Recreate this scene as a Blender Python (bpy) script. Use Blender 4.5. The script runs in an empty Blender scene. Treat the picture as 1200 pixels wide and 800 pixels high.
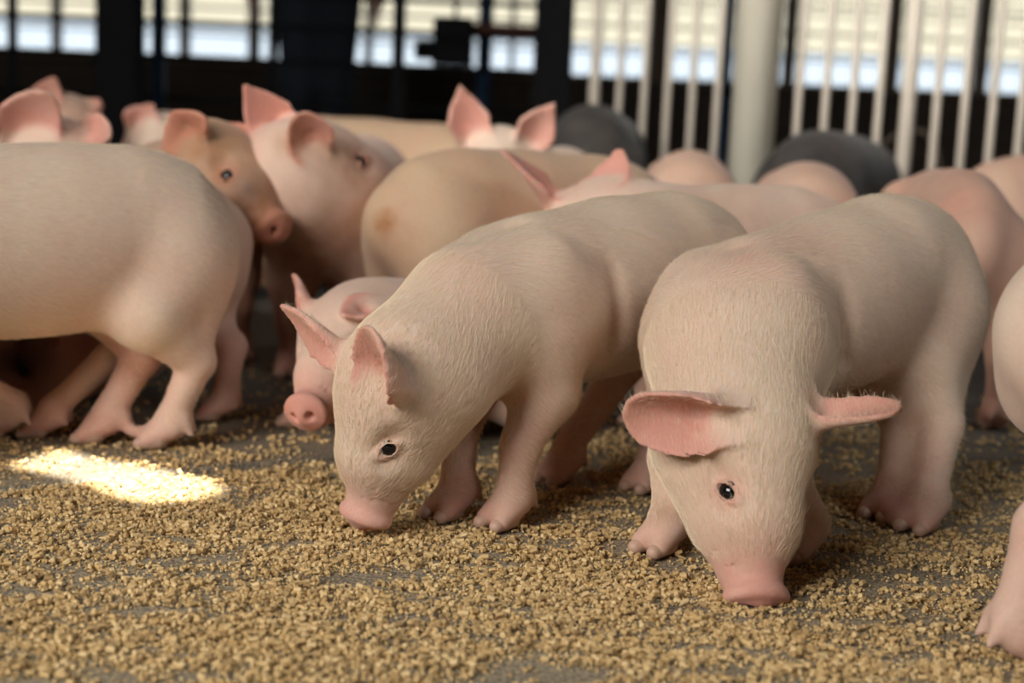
import bpy, math, random
import numpy as np
from mathutils import Vector, Matrix

random.seed(7)
rng = np.random.default_rng(7)
C = bpy.context.scene.collection
scene = bpy.context.scene
R = math.radians

# ------------------------------------------------------------------ camera
F = 1700.0                       # focal length in pixels of the 1200 x 800 frame
CAMZ = 0.38
PITCH = math.atan(260.0 / F)
ROLL = R(2.5)
f_ = np.array([0, math.cos(PITCH), -math.sin(PITCH)])
r0 = np.array([1.0, 0, 0]); u0 = np.array([0, math.sin(PITCH), math.cos(PITCH)])
RGT = r0 * math.cos(ROLL) + u0 * math.sin(ROLL)
UPV = -r0 * math.sin(ROLL) + u0 * math.cos(ROLL)
cam = bpy.data.objects.new('camera', bpy.data.cameras.new('camera'))
C.objects.link(cam)
M = Matrix(((RGT[0], UPV[0], -f_[0], 0), (RGT[1], UPV[1], -f_[1], 0), (RGT[2], UPV[2], -f_[2], CAMZ), (0, 0, 0, 1)))
cam.matrix_world = M
cam.data.sensor_width = 36
cam.data.lens = F / 1200 * 36
cam.data.clip_start = 0.05
cam.data.dof.use_dof = True
cam.data.dof.focus_distance = 1.27
cam.data.dof.aperture_fstop = 3.6
scene.camera = cam

def P(px, py, D):
    """the point seen at pixel (px, py) whose distance along the barn is D"""
    d = f_ + RGT * ((px - 600) / F) + UPV * ((400 - py) / F)
    return np.array([0, 0, CAMZ]) + d * (D / d[1])

def G(px, py, z=0.0):
    """the floor point seen at pixel (px, py)"""
    d = f_ + RGT * ((px - 600) / F) + UPV * ((400 - py) / F)
    return np.array([0, 0, CAMZ]) + d * ((z - CAMZ) / d[2])

# ------------------------------------------------------------------ world, lights, exposure
w = bpy.data.worlds.new('sky'); scene.world = w; w.use_nodes = True
nt = w.node_tree
bg = nt.nodes['Background']
tc = nt.nodes.new('ShaderNodeTexCoord'); sx = nt.nodes.new('ShaderNodeSeparateXYZ')
rp = nt.nodes.new('ShaderNodeValToRGB')
rp.color_ramp.elements[0].position = 0.0; rp.color_ramp.elements[0].color = (0.80, 0.92, 1.0, 1)
rp.color_ramp.elements[1].position = 0.6; rp.color_ramp.elements[1].color = (0.42, 0.62, 0.95, 1)
nt.links.new(tc.outputs['Generated'], sx.inputs[0]); nt.links.new(sx.outputs['Z'], rp.inputs[0])
nt.links.new(rp.outputs[0], bg.inputs['Color'])
bg.inputs['Strength'].default_value = 1.15

SUN_DIR = np.array([-0.35, 0.70, -1.0]); SUN_DIR /= np.linalg.norm(SUN_DIR)   # direction of travel
sun = bpy.data.objects.new('sun', bpy.data.lights.new('sun', 'SUN')); C.objects.link(sun)
sun.data.energy = 22.0; sun.data.angle = R(0.45); sun.data.color = (1.0, 0.95, 0.86)
sun.rotation_euler = Vector(SUN_DIR).to_track_quat('-Z', 'Y').to_euler()
sun.location = (-2, -2, 6)

def area(name, loc, to, sx_, sy_, power, col):
    l = bpy.data.objects.new(name, bpy.data.lights.new(name, 'AREA')); C.objects.link(l)
    l.data.shape = 'RECTANGLE'; l.data.size = sx_; l.data.size_y = sy_
    l.data.energy = power; l.data.color = col
    l.location = loc
    l.rotation_euler = (Vector(to) - Vector(loc)).to_track_quat('-Z', 'Y').to_euler()
    return l
area('daylight_from_side_opening', (-1.8, -0.85, 1.55), (0.2, 1.6, 0.1), 1.7, 1.0, 92, (1.0, 0.965, 0.92))
area('fill_from_right', (2.2, 0.1, 2.2), (0.3, 2.2, 0.1), 1.6, 1.0, 18, (0.92, 0.96, 1.0))  # added fill lamp from the right, no opening there
area('gate_fill_light', (-1.5, 0.7, 2.5), (0.95, 3.6, 0.45), 0.9, 0.7, 11, (1.0, 0.96, 0.9)).data.spread = R(55)  # added lamp to brighten the gate bars and white post, no opening there

scene.view_settings.view_transform = 'Standard'
scene.view_settings.look = 'None'
scene.view_settings.gamma = 1.0
scene.view_settings.use_curve_mapping = False
scene.view_settings.exposure = 0.0

# ------------------------------------------------------------------ material helpers
def nodes_mat(name):
    m = bpy.data.materials.new(name); m.use_nodes = True
    return m, m.node_tree, m.node_tree.nodes['Principled BSDF']

def N(nt, t, **kw):
    n = nt.nodes.new(t)
    for k, v in kw.items():
        if k in n.inputs: n.inputs[k].default_value = v
        else: setattr(n, k, v)
    return n

def ramp(nt, fac, stops):
    n = nt.nodes.new('ShaderNodeValToRGB')
    e = n.color_ramp.elements
    while len(e) < len(stops): e.new(0.5)
    for i, (p, c) in enumerate(stops):
        e[i].position = p; e[i].color = (*c, 1) if len(c) == 3 else c
    nt.links.new(fac, n.inputs[0])
    return n.outputs[0]

def mix(nt, fac, a, b, mode='MIX'):
    n = nt.nodes.new('ShaderNodeMix'); n.data_type = 'RGBA'; n.blend_type = mode
    for v, i in ((fac, 0), (a, 6), (b, 7)):
        if isinstance(v, (int, float)): n.inputs[i].default_value = v
        elif isinstance(v, tuple): n.inputs[i].default_value = (*v, 1)
        else: nt.links.new(v, n.inputs[i])
    return n.outputs[2]

def plain(name, col, rough=0.6, metal=0.0, var=0.25, scale=30, bump=0.1):
    m, nt, b = nodes_mat(name)
    t = N(nt, 'ShaderNodeTexCoord')
    n = N(nt, 'ShaderNodeTexNoise', Scale=scale, Detail=4.0)
    nt.links.new(t.outputs['Object'], n.inputs['Vector'])
    c = mix(nt, n.outputs['Fac'], tuple(v * (1 - var) for v in col), tuple(min(1, v * (1 + var)) for v in col))
    nt.links.new(c, b.inputs['Base Color'])
    b.inputs['Roughness'].default_value = rough; b.inputs['Metallic'].default_value = metal
    if bump:
        bp = N(nt, 'ShaderNodeBump', Strength=bump, Distance=0.002)
        nt.links.new(n.outputs['Fac'], bp.inputs['Height']); nt.links.new(bp.outputs[0], b.inputs['Normal'])
    return m

def skin_material(name, cream, pink, dark=(0.03, 0.027, 0.026), sss=True):
    m, nt, b = nodes_mat(name)
    at = N(nt, 'ShaderNodeAttribute'); at.attribute_name = 'tint'
    sp = N(nt, 'ShaderNodeSeparateColor'); nt.links.new(at.outputs['Color'], sp.inputs[0])
    t = N(nt, 'ShaderNodeTexCoord')
    n1 = N(nt, 'ShaderNodeTexNoise', Scale=9.0, Detail=4.0); nt.links.new(t.outputs['Object'], n1.inputs['Vector'])
    mp = N(nt, 'ShaderNodeMapping'); mp.inputs['Scale'].default_value = (620, 95, 330); mp.inputs['Rotation'].default_value = (R(28), 0, 0)
    nt.links.new(t.outputs['Object'], mp.inputs['Vector'])
    n2 = N(nt, 'ShaderNodeTexNoise', Scale=1.0, Detail=3.0); nt.links.new(mp.outputs[0], n2.inputs['Vector'])
    blotch = ramp(nt, n1.outputs['Fac'], [(0.35, (0, 0, 0)), (0.7, (1, 1, 1))])
    pm = N(nt, 'ShaderNodeMath', operation='MULTIPLY_ADD'); pm.inputs[1].default_value = 0.30
    nt.links.new(blotch, pm.inputs[0]); nt.links.new(sp.outputs[0], pm.inputs[2])
    pm.use_clamp = True
    c = mix(nt, pm.outputs[0], cream, pink)
    hair = ramp(nt, n2.outputs['Fac'], [(0.3, (0.90, 0.885, 0.87)), (0.7, (1.0, 1.0, 1.0))])
    c = mix(nt, 0.9, c, hair, 'MULTIPLY')
    n3 = N(nt, 'ShaderNodeTexNoise', Scale=38.0, Detail=4.0); nt.links.new(t.outputs['Object'], n3.inputs['Vector'])
    dm = N(nt, 'ShaderNodeMath', operation='MULTIPLY')
    nt.links.new(sp.outputs[1], dm.inputs[0])
    nt.links.new(ramp(nt, n3.outputs['Fac'], [(0.35, (0.35,) * 3), (0.6, (1, 1, 1))]), dm.inputs[1])
    c = mix(nt, dm.outputs[0], c, (0.36, 0.16, 0.065))
    c = mix(nt, sp.outputs[2], c, dark)
    nt.links.new(c, b.inputs['Base Color'])
    b.inputs['Roughness'].default_value = 0.62
    b.inputs['Specular IOR Level'].default_value = 0.25
    b.inputs['Sheen Weight'].default_value = 0.12
    b.inputs['Sheen Roughness'].default_value = 0.4
    if sss:
        b.inputs['Subsurface Weight'].default_value = 0.25
        b.inputs['Subsurface Radius'].default_value = (1.0, 0.35, 0.2)
        b.inputs['Subsurface Scale'].default_value = 0.006
    bp = N(nt, 'ShaderNodeBump', Strength=0.22, Distance=0.0010)
    nt.links.new(n2.outputs['Fac'], bp.inputs['Height'])
    bp2 = N(nt, 'ShaderNodeBump', Strength=0.18, Distance=0.003)
    n4 = N(nt, 'ShaderNodeTexNoise', Scale=42.0, Detail=3.0); nt.links.new(t.outputs['Object'], n4.inputs['Vector'])
    nt.links.new(n4.outputs['Fac'], bp2.inputs['Height']); nt.links.new(bp2.outputs[0], bp.inputs['Normal'])
    nt.links.new(bp.outputs[0], b.inputs['Normal'])
    return m

SKIN = skin_material('piglet_skin', (0.76, 0.60, 0.47), (0.68, 0.33, 0.26))
SKIN_TAN = skin_material('piglet_skin_tan', (0.56, 0.41, 0.27), (0.60, 0.26, 0.18))
SKIN_PINK = skin_material('piglet_skin_pink', (0.58, 0.39, 0.29), (0.52, 0.24, 0.18))
SKIN_GREY = skin_material('piglet_skin_grey', (0.035, 0.032, 0.03), (0.20, 0.17, 0.15))
EYE = plain('eye_black', (0.008, 0.007, 0.008), 0.06, 0, 0.1, 50, 0)
HOOF = plain('hoof_horn', (0.56, 0.36, 0.26), 0.5, 0, 0.3, 60, 0.2)

# ------------------------------------------------------------------ mesh helpers
def quads_mesh(name, v, q, smooth=True, tris=None):
    me = bpy.data.meshes.new(name)
    v = np.asarray(v, np.float32); q = np.asarray(q, np.int32)
    me.vertices.add(len(v)); me.vertices.foreach_set('co', v.ravel())
    me.loops.add(q.size); me.loops.foreach_set('vertex_index', q.ravel())
    me.polygons.add(len(q)); k = q.shape[1]
    me.polygons.foreach_set('loop_start', np.arange(0, q.size, k, dtype=np.int32))
    me.polygons.foreach_set('use_smooth', np.full(len(q), smooth))
    me.update(calc_edges=True); me.validate()
    return me

def link(name, me, mat=None, parent=None):
    o = bpy.data.objects.new(name, me); C.objects.link(o)
    if mat: me.materials.clear(); me.materials.append(mat)
    if parent: o.parent = parent
    return o

def tag(o, label, cat, group=None, kind=None):
    if label: o['label'] = label
    if cat: o['category'] = cat
    if group: o['group'] = group
    if kind: o['kind'] = kind
    return o

def empty(name, loc, rz=0.0):
    o = bpy.data.objects.new(name, None); C.objects.link(o)
    o.location = loc; o.rotation_euler = (0, 0, rz); o.empty_display_size = 0.05
    return o

class MB:
    """collects boxes and tubes into one mesh"""
    def __init__(s): s.v = []; s.f = []
    def add(s, v, f):
        n = len(s.v); s.v += [tuple(map(float, p)) for p in v]; s.f += [tuple(i + n for i in q) for q in f]
    def box(s, a, b, bev=0.0, rot=0.0, piv=None):
        x0, y0, z0 = a; x1, y1, z1 = b
        e = min(bev, (x1 - x0) / 3, (y1 - y0) / 3)
        ring = [(x0 + e, y0), (x1 - e, y0), (x1, y0 + e), (x1, y1 - e), (x1 - e, y1), (x0 + e, y1), (x0, y1 - e), (x0, y0 + e)] if e > 0 else [(x0, y0), (x1, y0), (x1, y1), (x0, y1)]
        n = len(ring); v = []
        rows = [(z0, 0)] + ([(z1 - e, 0), (z1, e)] if e > 0 else [(z1, 0)])
        cx, cy = (x0 + x1) / 2, (y0 + y1) / 2
        for z, ins in rows:
            for (x, y) in ring:
                v.append((x + (cx - x) * (ins / max(1e-6, (x1 - x0) / 2)), y + (cy - y) * (ins / max(1e-6, (y1 - y0) / 2)), z))
        f = []
        for k in range(len(rows) - 1):
            for i in range(n):
                j = (i + 1) % n; f.append((k * n + i, k * n + j, (k + 1) * n + j, (k + 1) * n + i))
        f.append(tuple(reversed(range(n)))); f.append(tuple((len(rows) - 1) * n + i for i in range(n)))
        if rot:
            c, q = math.cos(rot), math.sin(rot); px, py = piv or (cx, cy)
            v = [(px + (x - px) * c - (y - py) * q, py + (x - px) * q + (y - py) * c, z) for x, y, z in v]
        s.add(v, f); return s
    def tube(s, pts, r, n=12, caps=True):
        pts = [np.array(p, float) for p in pts]; rs = r if isinstance(r, (list, tuple)) else [r] * len(pts)
        ref = None; v = []; f = []
        for i, p in enumerate(pts):
            t = pts[min(i + 1, len(pts) - 1)] - pts[max(i - 1, 0)]; t /= np.linalg.norm(t)
            if ref is None: ref = np.array([0, 0, 1.0]) if abs(t[2]) < 0.9 else np.array([1.0, 0, 0])
            a = np.cross(t, ref); a /= np.linalg.norm(a); b = np.cross(t, a); ref = -b if False else ref
            for k in range(n):
                th = 2 * math.pi * k / n
                v.append(p + (a * math.cos(th) + b * math.sin(th)) * rs[i])
        for i in range(len(pts) - 1):
            for k in range(n):
                j = (k + 1) % n; f.append((i * n + k, (i + 1) * n + k, (i + 1) * n + j, i * n + j))
        if caps:
            f.append(tuple(range(n))); f.append(tuple(reversed([(len(pts) - 1) * n + k for k in range(n)])))
        s.add(v, f); return s
    def mesh(s, name, smooth=False):
        me = bpy.data.meshes.new(name); me.from_pydata(s.v, [], s.f); me.update()
        if smooth:
            me.polygons.foreach_set('use_smooth', [len(p.vertices) == 4 for p in me.polygons])
        return me
    def build(s, name, mat, parent=None, smooth=False):
        return link(name, s.mesh(name, smooth), mat, parent)

# ------------------------------------------------------------------ implicit surfaces
def smin(a, b, k):
    h = np.maximum(k - np.abs(a - b), 0) / k
    return np.minimum(a, b) - h * h * k * 0.25
def smax(a, b, k): return -smin(-a, -b, k)

class Cone:                      # capsule with two radii, optionally flattened along an axis
    def __init__(s, a, b, r1, r2, flat=None, amt=1.0):
        s.a = np.array(a, float); s.b = np.array(b, float); s.r1 = r1; s.r2 = r2
        s.flat = None if flat is None else np.array(flat, float) / np.linalg.norm(flat); s.amt = amt
    def bbox(s):
        r = max(s.r1, s.r2)
        return np.minimum(s.a - 0, s.b) - r, np.maximum(s.a, s.b) + r
    def d(s, X, Y, Z):
        q = [X - s.a[0], Y - s.a[1], Z - s.a[2]]; ba = s.b - s.a
        if s.flat is not None:
            n = s.flat; g = 1 / s.amt - 1
            dt = (q[0] * n[0] + q[1] * n[1] + q[2] * n[2]) * g
            q = [q[i] + dt * n[i] for i in range(3)]; ba = ba + n * (ba @ n) * g
        L = max(ba @ ba, 1e-9)
        t = np.clip((q[0] * ba[0] + q[1] * ba[1] + q[2] * ba[2]) / L, 0, 1)
        return np.sqrt((q[0] - t * ba[0]) ** 2 + (q[1] - t * ba[1]) ** 2 + (q[2] - t * ba[2]) ** 2) - (s.r1 + (s.r2 - s.r1) * t)

class Ell:                       # ellipsoid with axes given as rows of A
    def __init__(s, c, r, A=None):
        s.c = np.array(c, float); s.r = np.array(r, float); s.A = np.eye(3) if A is None else np.array(A, float)
    def bbox(s):
        m = s.r.max(); return s.c - m, s.c + m
    def d(s, X, Y, Z):
        x, y, z = X - s.c[0], Y - s.c[1], Z - s.c[2]
        p = [x * a[0] + y * a[1] + z * a[2] for a in s.A]
        k0 = np.sqrt(sum((p[i] / s.r[i]) ** 2 for i in range(3)))
        k1 = np.sqrt(sum((p[i] / s.r[i] ** 2) ** 2 for i in range(3))) + 1e-9
        return k0 * (k0 - 1) / k1

class Disc:                      # rounded elliptic cylinder
    def __init__(s, c, n, side, ra, rb, half, rnd):
        s.c = np.array(c, float); s.n = np.array(n, float); s.v = np.array(side, float); s.u = np.cross(s.n, s.v); s.ra = ra; s.rb = rb; s.hf = half; s.rnd = rnd
    def bbox(s): return s.c - s.ra, s.c + s.ra
    def d(s, X, Y, Z):
        x, y, z = X - s.c[0], Y - s.c[1], Z - s.c[2]
        a = x * s.n[0] + y * s.n[1] + z * s.n[2]; b = (x * s.u[0] + y * s.u[1] + z * s.u[2]) * s.ra / s.rb; c = x * s.v[0] + y * s.v[1] + z * s.v[2]
        d1 = np.sqrt(b * b + c * c) - s.ra + s.rnd; d2 = np.abs(a) - s.hf + s.rnd
        return np.sqrt(np.maximum(d1, 0) ** 2 + np.maximum(d2, 0) ** 2) + np.minimum(np.maximum(d1, d2), 0) - s.rnd

class Torus:
    def __init__(s, c, n, R_, r, up, sq=0.75):
        s.c = np.array(c, float); s.n = np.array(n, float) / np.linalg.norm(n)
        u = np.array(up, float); u = u - s.n * (u @ s.n); s.u = u / np.linalg.norm(u); s.v = np.cross(s.n, s.u); s.R = R_; s.r = r; s.sq = sq
    def bbox(s): m = s.R + s.r; return s.c - m, s.c + m
    def d(s, X, Y, Z):
        x, y, z = X - s.c[0], Y - s.c[1], Z - s.c[2]
        a = x * s.n[0] + y * s.n[1] + z * s.n[2]
        b = (x * s.u[0] + y * s.u[1] + z * s.u[2]) / s.sq; c = x * s.v[0] + y * s.v[1] + z * s.v[2]
        return np.sqrt((np.sqrt(b * b + c * c) - s.R) ** 2 + a * a) - s.r

class Ear:
    def __init__(s, base, tip, normal, width, cup=1.0, bend=0.0, thick=1.0, sharp=0.5):
        s.tab = [.25, .55, .85, 1, .84 - .20 * sharp, .62 - .34 * sharp, .36 - .26 * sharp, -.22]
        s.b = np.array(base, float); t = np.array(tip, float) - s.b; s.L = np.linalg.norm(t); s.U = t / s.L
        n = np.array(normal, float); n = n - s.U * (n @ s.U); s.Nn = n / np.linalg.norm(n); s.V = np.cross(s.U, s.Nn)
        s.w = width; s.cup = cup; s.bend = bend; s.t = thick
    def bbox(s):
        t = s.b + s.U * s.L; m = s.w * 1.25 + abs(s.bend) * s.L
        return np.minimum(s.b, t) - m, np.maximum(s.b, t) + m
    def d(s, X, Y, Z):
        x, y, z = X - s.b[0], Y - s.b[1], Z - s.b[2]
        u = (x * s.U[0] + y * s.U[1] + z * s.U[2]) / s.L
        v = x * s.V[0] + y * s.V[1] + z * s.V[2]; n = x * s.Nn[0] + y * s.Nn[1] + z * s.Nn[2]
        W = s.w * np.interp(u, [-.3, 0, .2, .42, .68, .86, 0.97, 1.06], s.tab)
        c = s.cup * np.interp(u, [0, .35, 1], [1.15, .62, .30])
        ns = c * v * v / s.w + s.bend * s.L * u * np.abs(u)
        sl = 2 * c * v / s.w
        t = s.t * np.interp(u, [0, .3, 1], [.0068, .0038, .0026])
        d1 = np.abs(n - ns) / np.sqrt(1 + sl * sl) - t
        d2 = (np.abs(v) - W) * 0.8
        r = 0.002
        a = np.maximum(d1 + r, 0); b = np.maximum(d2 + r, 0)
        d = np.sqrt(a * a + b * b) + np.minimum(np.maximum(d1, d2) + r, 0) - r
        return np.maximum(d, (-0.22 - u) * s.L)
    def side(s, p):
        q = p - s.b; u = (q @ s.U) / s.L; v = q @ s.V; n = q @ s.Nn
        c = s.cup * np.interp(u, [0, .35, 1], [1.15, .62, .30])
        return n - c * v * v / s.w - s.bend * s.L * u * np.abs(u), u

class Field:
    def __init__(s, lo, hi, h):
        s.h = h; s.lo = np.array(lo, float); n = np.ceil((np.array(hi) - s.lo) / h).astype(int) + 1
        s.n = n; s.ax = [(s.lo[i] + h * np.arange(n[i])).astype(np.float32) for i in range(3)]
        s.D = np.full(n, 0.2, np.float32)
    def sl(s, lo, hi, m):
        a = np.clip(((lo - m - s.lo) / s.h).astype(int), 0, s.n - 1); b = np.clip(((hi + m - s.lo) / s.h).astype(int) + 2, 1, s.n)
        return tuple(slice(a[i], b[i]) for i in range(3))
    def grids(s, sl):
        return s.ax[0][sl[0]][:, None, None], s.ax[1][sl[1]][None, :, None], s.ax[2][sl[2]][None, None, :]
    def add(s, prims, k_in, k_out):
        if not isinstance(prims, list): prims = [prims]
        bb = [p.bbox() for p in prims]
        lo = np.min([b[0] for b in bb], 0); hi = np.max([b[1] for b in bb], 0)
        m = max(k_out, k_in) + 4 * s.h; sl = s.sl(lo, hi, m)
        if len(prims) == 1:
            g = prims[0].d(*s.grids(sl))
        else:
            shp = [x.stop - x.start for x in sl]; g = np.full(shp, 0.2, np.float32)
            for p, (l, h_) in zip(prims, bb):
                s2 = s.sl(l, h_, max(k_in, k_out) + 4 * s.h)
                loc = tuple(slice(max(s2[i].start, sl[i].start) - sl[i].start, min(s2[i].stop, sl[i].stop) - sl[i].start) for i in range(3))
                ab = tuple(slice(loc[i].start + sl[i].start, loc[i].stop + sl[i].start) for i in range(3))
                g[loc] = smin(g[loc], p.d(*s.grids(ab)), k_in)
        s.D[sl] = smin(s.D[sl], g, k_out)
    def cut(s, p, k):
        l, h_ = p.bbox(); sl = s.sl(l, h_, k + 4 * s.h)
        s.D[sl] = smax(s.D[sl], -p.d(*s.grids(sl)), k)
    def floor(s, z):
        s.D = smax(s.D, (z - s.ax[2])[None, None, :].astype(np.float32), 0.004)
    def surface(s):
        D = s.D; ins = D < 0; n0, n1, n2 = D.shape
        cnt = np.zeros((n0 - 1, n1 - 1, n2 - 1), np.int8)
        for i in (0, 1):
            for j in (0, 1):
                for k in (0, 1): cnt += ins[i:n0 - 1 + i, j:n1 - 1 + j, k:n2 - 1 + k]
        cell = np.argwhere((cnt > 0) & (cnt < 8))
        idx = np.full(cnt.shape, -1, np.int32); idx[cell[:, 0], cell[:, 1], cell[:, 2]] = np.arange(len(cell))
        acc = np.zeros((len(cell), 3)); num = np.zeros(len(cell))
        cr = [(i, j, k) for i in (0, 1) for j in (0, 1) for k in (0, 1)]
        val = {c: D[cell[:, 0] + c[0], cell[:, 1] + c[1], cell[:, 2] + c[2]] for c in cr}
        for c in cr:
            for a in range(3):
                if c[a]: continue
                e = list(c); e[a] = 1; v0 = val[c]; v1 = val[tuple(e)]
                m = (v0 < 0) != (v1 < 0); t = np.where(m, v0 / np.where(m, v0 - v1, 1), 0)
                for b in range(3): acc[:, b] += np.where(m, (t if b == a else c[b]), 0)
                num += m
        v = s.lo + s.h * (cell + acc / num[:, None])
        Q = []
        for a in range(3):
            sl0 = [slice(None)] * 3; sl1 = [slice(None)] * 3; sl0[a] = slice(0, -1); sl1[a] = slice(1, None)
            A = ins[tuple(sl0)]; B = ins[tuple(sl1)]
            e = np.argwhere(A != B); b, c = (a + 1) % 3, (a + 2) % 3
            ok = (e[:, b] > 0) & (e[:, c] > 0) & (e[:, b] < D.shape[b] - 1) & (e[:, c] < D.shape[c] - 1); e = e[ok]
            def at(db, dc):
                x = e.copy(); x[:, b] += db; x[:, c] += dc; return idx[x[:, 0], x[:, 1], x[:, 2]]
            q = np.stack([at(-1, -1), at(0, -1), at(0, 0), at(-1, 0)], 1)
            fl = A[e[:, 0], e[:, 1], e[:, 2]]
            q[~fl] = q[~fl][:, ::-1]
            Q.append(q)
        return v, np.concatenate(Q)

def relax(v, q, it=2, lam=0.5):
    for _ in range(it):
        s = np.zeros_like(v); n = np.zeros(len(v))
        for a, b in ((0, 1), (1, 2), (2, 3), (3, 0)):
            for x, y in ((a, b), (b, a)):
                for d in range(3): s[:, d] += np.bincount(q[:, x], v[q[:, y], d], len(v))
                n += np.bincount(q[:, x], minlength=len(v))
        v = v + lam * (s / n[:, None] - v)
    return v

def keep_largest(v, q):
    """drop stray bubbles"""
    lab = np.arange(len(v))
    for _ in range(400):
        m = lab[q].min(1); new = lab.copy()
        for c in range(4): np.minimum.at(new, q[:, c], m)
        new = new[new]
        if (new == lab).all(): break
        lab = new
    u, n = np.unique(lab, return_counts=True); big = u[n.argmax()]
    k = lab == big; mp = np.cumsum(k) - 1
    return v[k], mp[q[k[q].all(1)]]

# ------------------------------------------------------------------ floor height under the pigs etc.
def nrm(a): a = np.array(a, float); return a / np.linalg.norm(a)

HAIR_JOBS = []
def pig(label, root, fwd, s=1.0, res=0.004, mat=None, spine=None, zoff=0.0, head=None, feet=None, ears=None,
        tail=True, spots=(), tint=0.0, group=None, wide=1.0, hs=None, hair=0, belly=0.0, blades=True, ln=1.0, hock=.030, bz=.212):
    """root: (x, y) under mid-body; fwd: heading.
    head: dict(c=world point of the skull centre, snout=world point, up=world dir)
    feet: dict of world points for LF, RF, LH, RH;  ears: dict L/R of (tip world, normal world)"""
    name = 'piglet'
    hs = hs or s
    mat = mat or SKIN
    fwd = nrm([fwd[0], fwd[1], 0]); yaw = math.atan2(-fwd[0], fwd[1])
    cy, sy = math.cos(yaw), math.sin(yaw)
    Rm = np.array([[cy, -sy, 0], [sy, cy, 0], [0, 0, 1]]); O = np.array([root[0], root[1], 0.0])
    L = lambda p: Rm.T @ (np.array(p, float) - O)          # world -> local
    Ld = lambda d: Rm.T @ np.array(d, float)
    S = lambda x, y, z: np.array([x * s, y * s * ln, z * s + zoff])
    # spine: (y, z, radius)
    sp = spine or [(-.180, .212, .044), (-.150, .222, .060), (-.09, .227, .069), (0, .222, .074), (.09, .216, .074), (.15, .214, .068)]
    sp = [(q[0], q[1], q[2], q[3] if len(q) > 3 else 0.0) for q in sp]
    pts = [S(q[3], q[0], q[1]) for q in sp]; rad = [q[2] * s for q in sp]
    lat = np.array([1.0, 0, 0])
    torso = [Cone(pts[i], pts[i + 1], rad[i], rad[i + 1], lat, 0.92 * wide) for i in range(len(pts) - 1)]
    by = S(0, 0.0, .196 - belly)
    torso.append(Ell(by, np.array([.066 * wide, .14, .066]) * s))
    # head frame
    if head is None:
        hc = S(0, .285, .165); sn = S(0, .355, .075); hu = np.array([0, .8, .6])
    else:
        hc = L(head['c']); sn = L(head['snout']); hu = Ld(head.get('up', (0, 0, 1)))
    h = nrm(sn - hc); u = nrm(hu - h * (hu @ h)); l = np.cross(u, h) * -1.0
    l = np.cross(h, u) * -1.0 if False else np.cross(u, h)
    # make l point to the pig's left (local -x when facing +y)
    HM = lambda x, y, z: hc + (x * l + y * h + z * u) * hs   # +x = pig's left
    # neck
    sh = S(0, sp[-1][0] - .01, sp[-1][1])
    nb = HM(0, -.02, -.008)
    mid = (sh + nb) / 2 + np.array([0, 0, .012 * s])
    neck = [Cone(sh, mid, .068 * s, .058 * s, lat, .92), Cone(mid, nb, .058 * s, .047 * hs, lat, .95)]
    allp = pts + [nb, hc + h * .14 * hs]
    # legs
    feet = feet or {}
    legs = {}; hooves = {}
    fl = {}
    for key, sx_, y_ in (('LF', -1, .150), ('RF', 1, .145), ('LH', -1, -.165), ('RH', 1, -.15)):
        fl[key] = L(feet[key]) if key in feet and feet[key] is not None else np.array([sx_ * .047 * s, y_ * s, 0.0])
    extra = []
    for key in ('LF', 'RF', 'LH', 'RH'):
        sx_ = -1 if key[0] == 'L' else 1
        Fp = fl[key].copy(); Fp[2] = 0
        front = key[1] == 'F'
        yaw_f = feet.get(key + '_dir')
        fd = nrm(Ld(yaw_f)) if yaw_f is not None else np.array([0, 1.0, 0])
        fd[2] = 0; fd = nrm(fd); fr = np.array([fd[1], -fd[0], 0])
        ft = Fp - fd * .010 * s + np.array([0, 0, .036 * s])
        if front:
            j0 = S(sx_ * .040, .150, .175); E = S(sx_ * .048, .142, .125)
            if zoff < -.05: E[2] = max(E[2], .05)
            Cc = E * .45 + ft * .55 + fd * .010 * s
            ch = [Cone(j0, E, .042 * s, .033 * s), Cone(E, Cc, .032 * s, .0185 * s), Cone(Cc, ft, .0185 * s, .0155 * s), Cone(ft, Fp + fd * .006 * s + np.array([0, 0, .018 * s]), .0155 * s, .0135 * s)]
            if blades: extra.append((Ell(S(sx_ * .048, .135, bz), np.array([.031, .044, .066]) * s), .013 * s))
        else:
            j0 = S(sx_ * .034, -.145, .19); K = S(sx_ * .052, -.105, .145)
            Hk = Fp * .75 + np.array([j0[0], j0[1], 0]) * .25 - fd * hock * s + np.array([0, 0, .092 * s])
            if zoff < -.05: K[2] = max(K[2], .05); Hk[2] = .035
            ch = [Cone(j0, K, .052 * s, .040 * s), Cone(K, Hk, .038 * s, .0185 * s), Cone(Hk, ft, .0185 * s, .0150 * s), Cone(ft, Fp + fd * .006 * s + np.array([0, 0, .018 * s]), .0150 * s, .0135 * s)]
            extra.append((Ell(S(sx_ * .036, -.150, .195), np.array([.044, .052, .060]) * s), .035 * s))
            ch.append(Cone(S(sx_ * .040, -.165, .17), Hk, .036 * s, .014 * s))
        for t in (-1, 1):            # toes and dew claws
            ch.append(Cone(ft - np.array([0, 0, .012 * s]) + fr * t * .007 * s, Fp + fd * .016 * s + fr * t * .0108 * s + np.array([0, 0, .011 * s]), .0125 * s, .0088 * s))
            ch.append(Cone(ft - fd * .012 * s + fr * t * .009 * s + np.array([0, 0, -.004 * s]), ft - fd * .020 * s + fr * t * .011 * s - np.array([0, 0, .018 * s]), .006 * s, .003 * s))
        legs[key] = ch; hooves[key] = (Fp, fd, fr)
        allp += [Fp, j0, ch[1].b]
    # ears
    earp = {}
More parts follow.
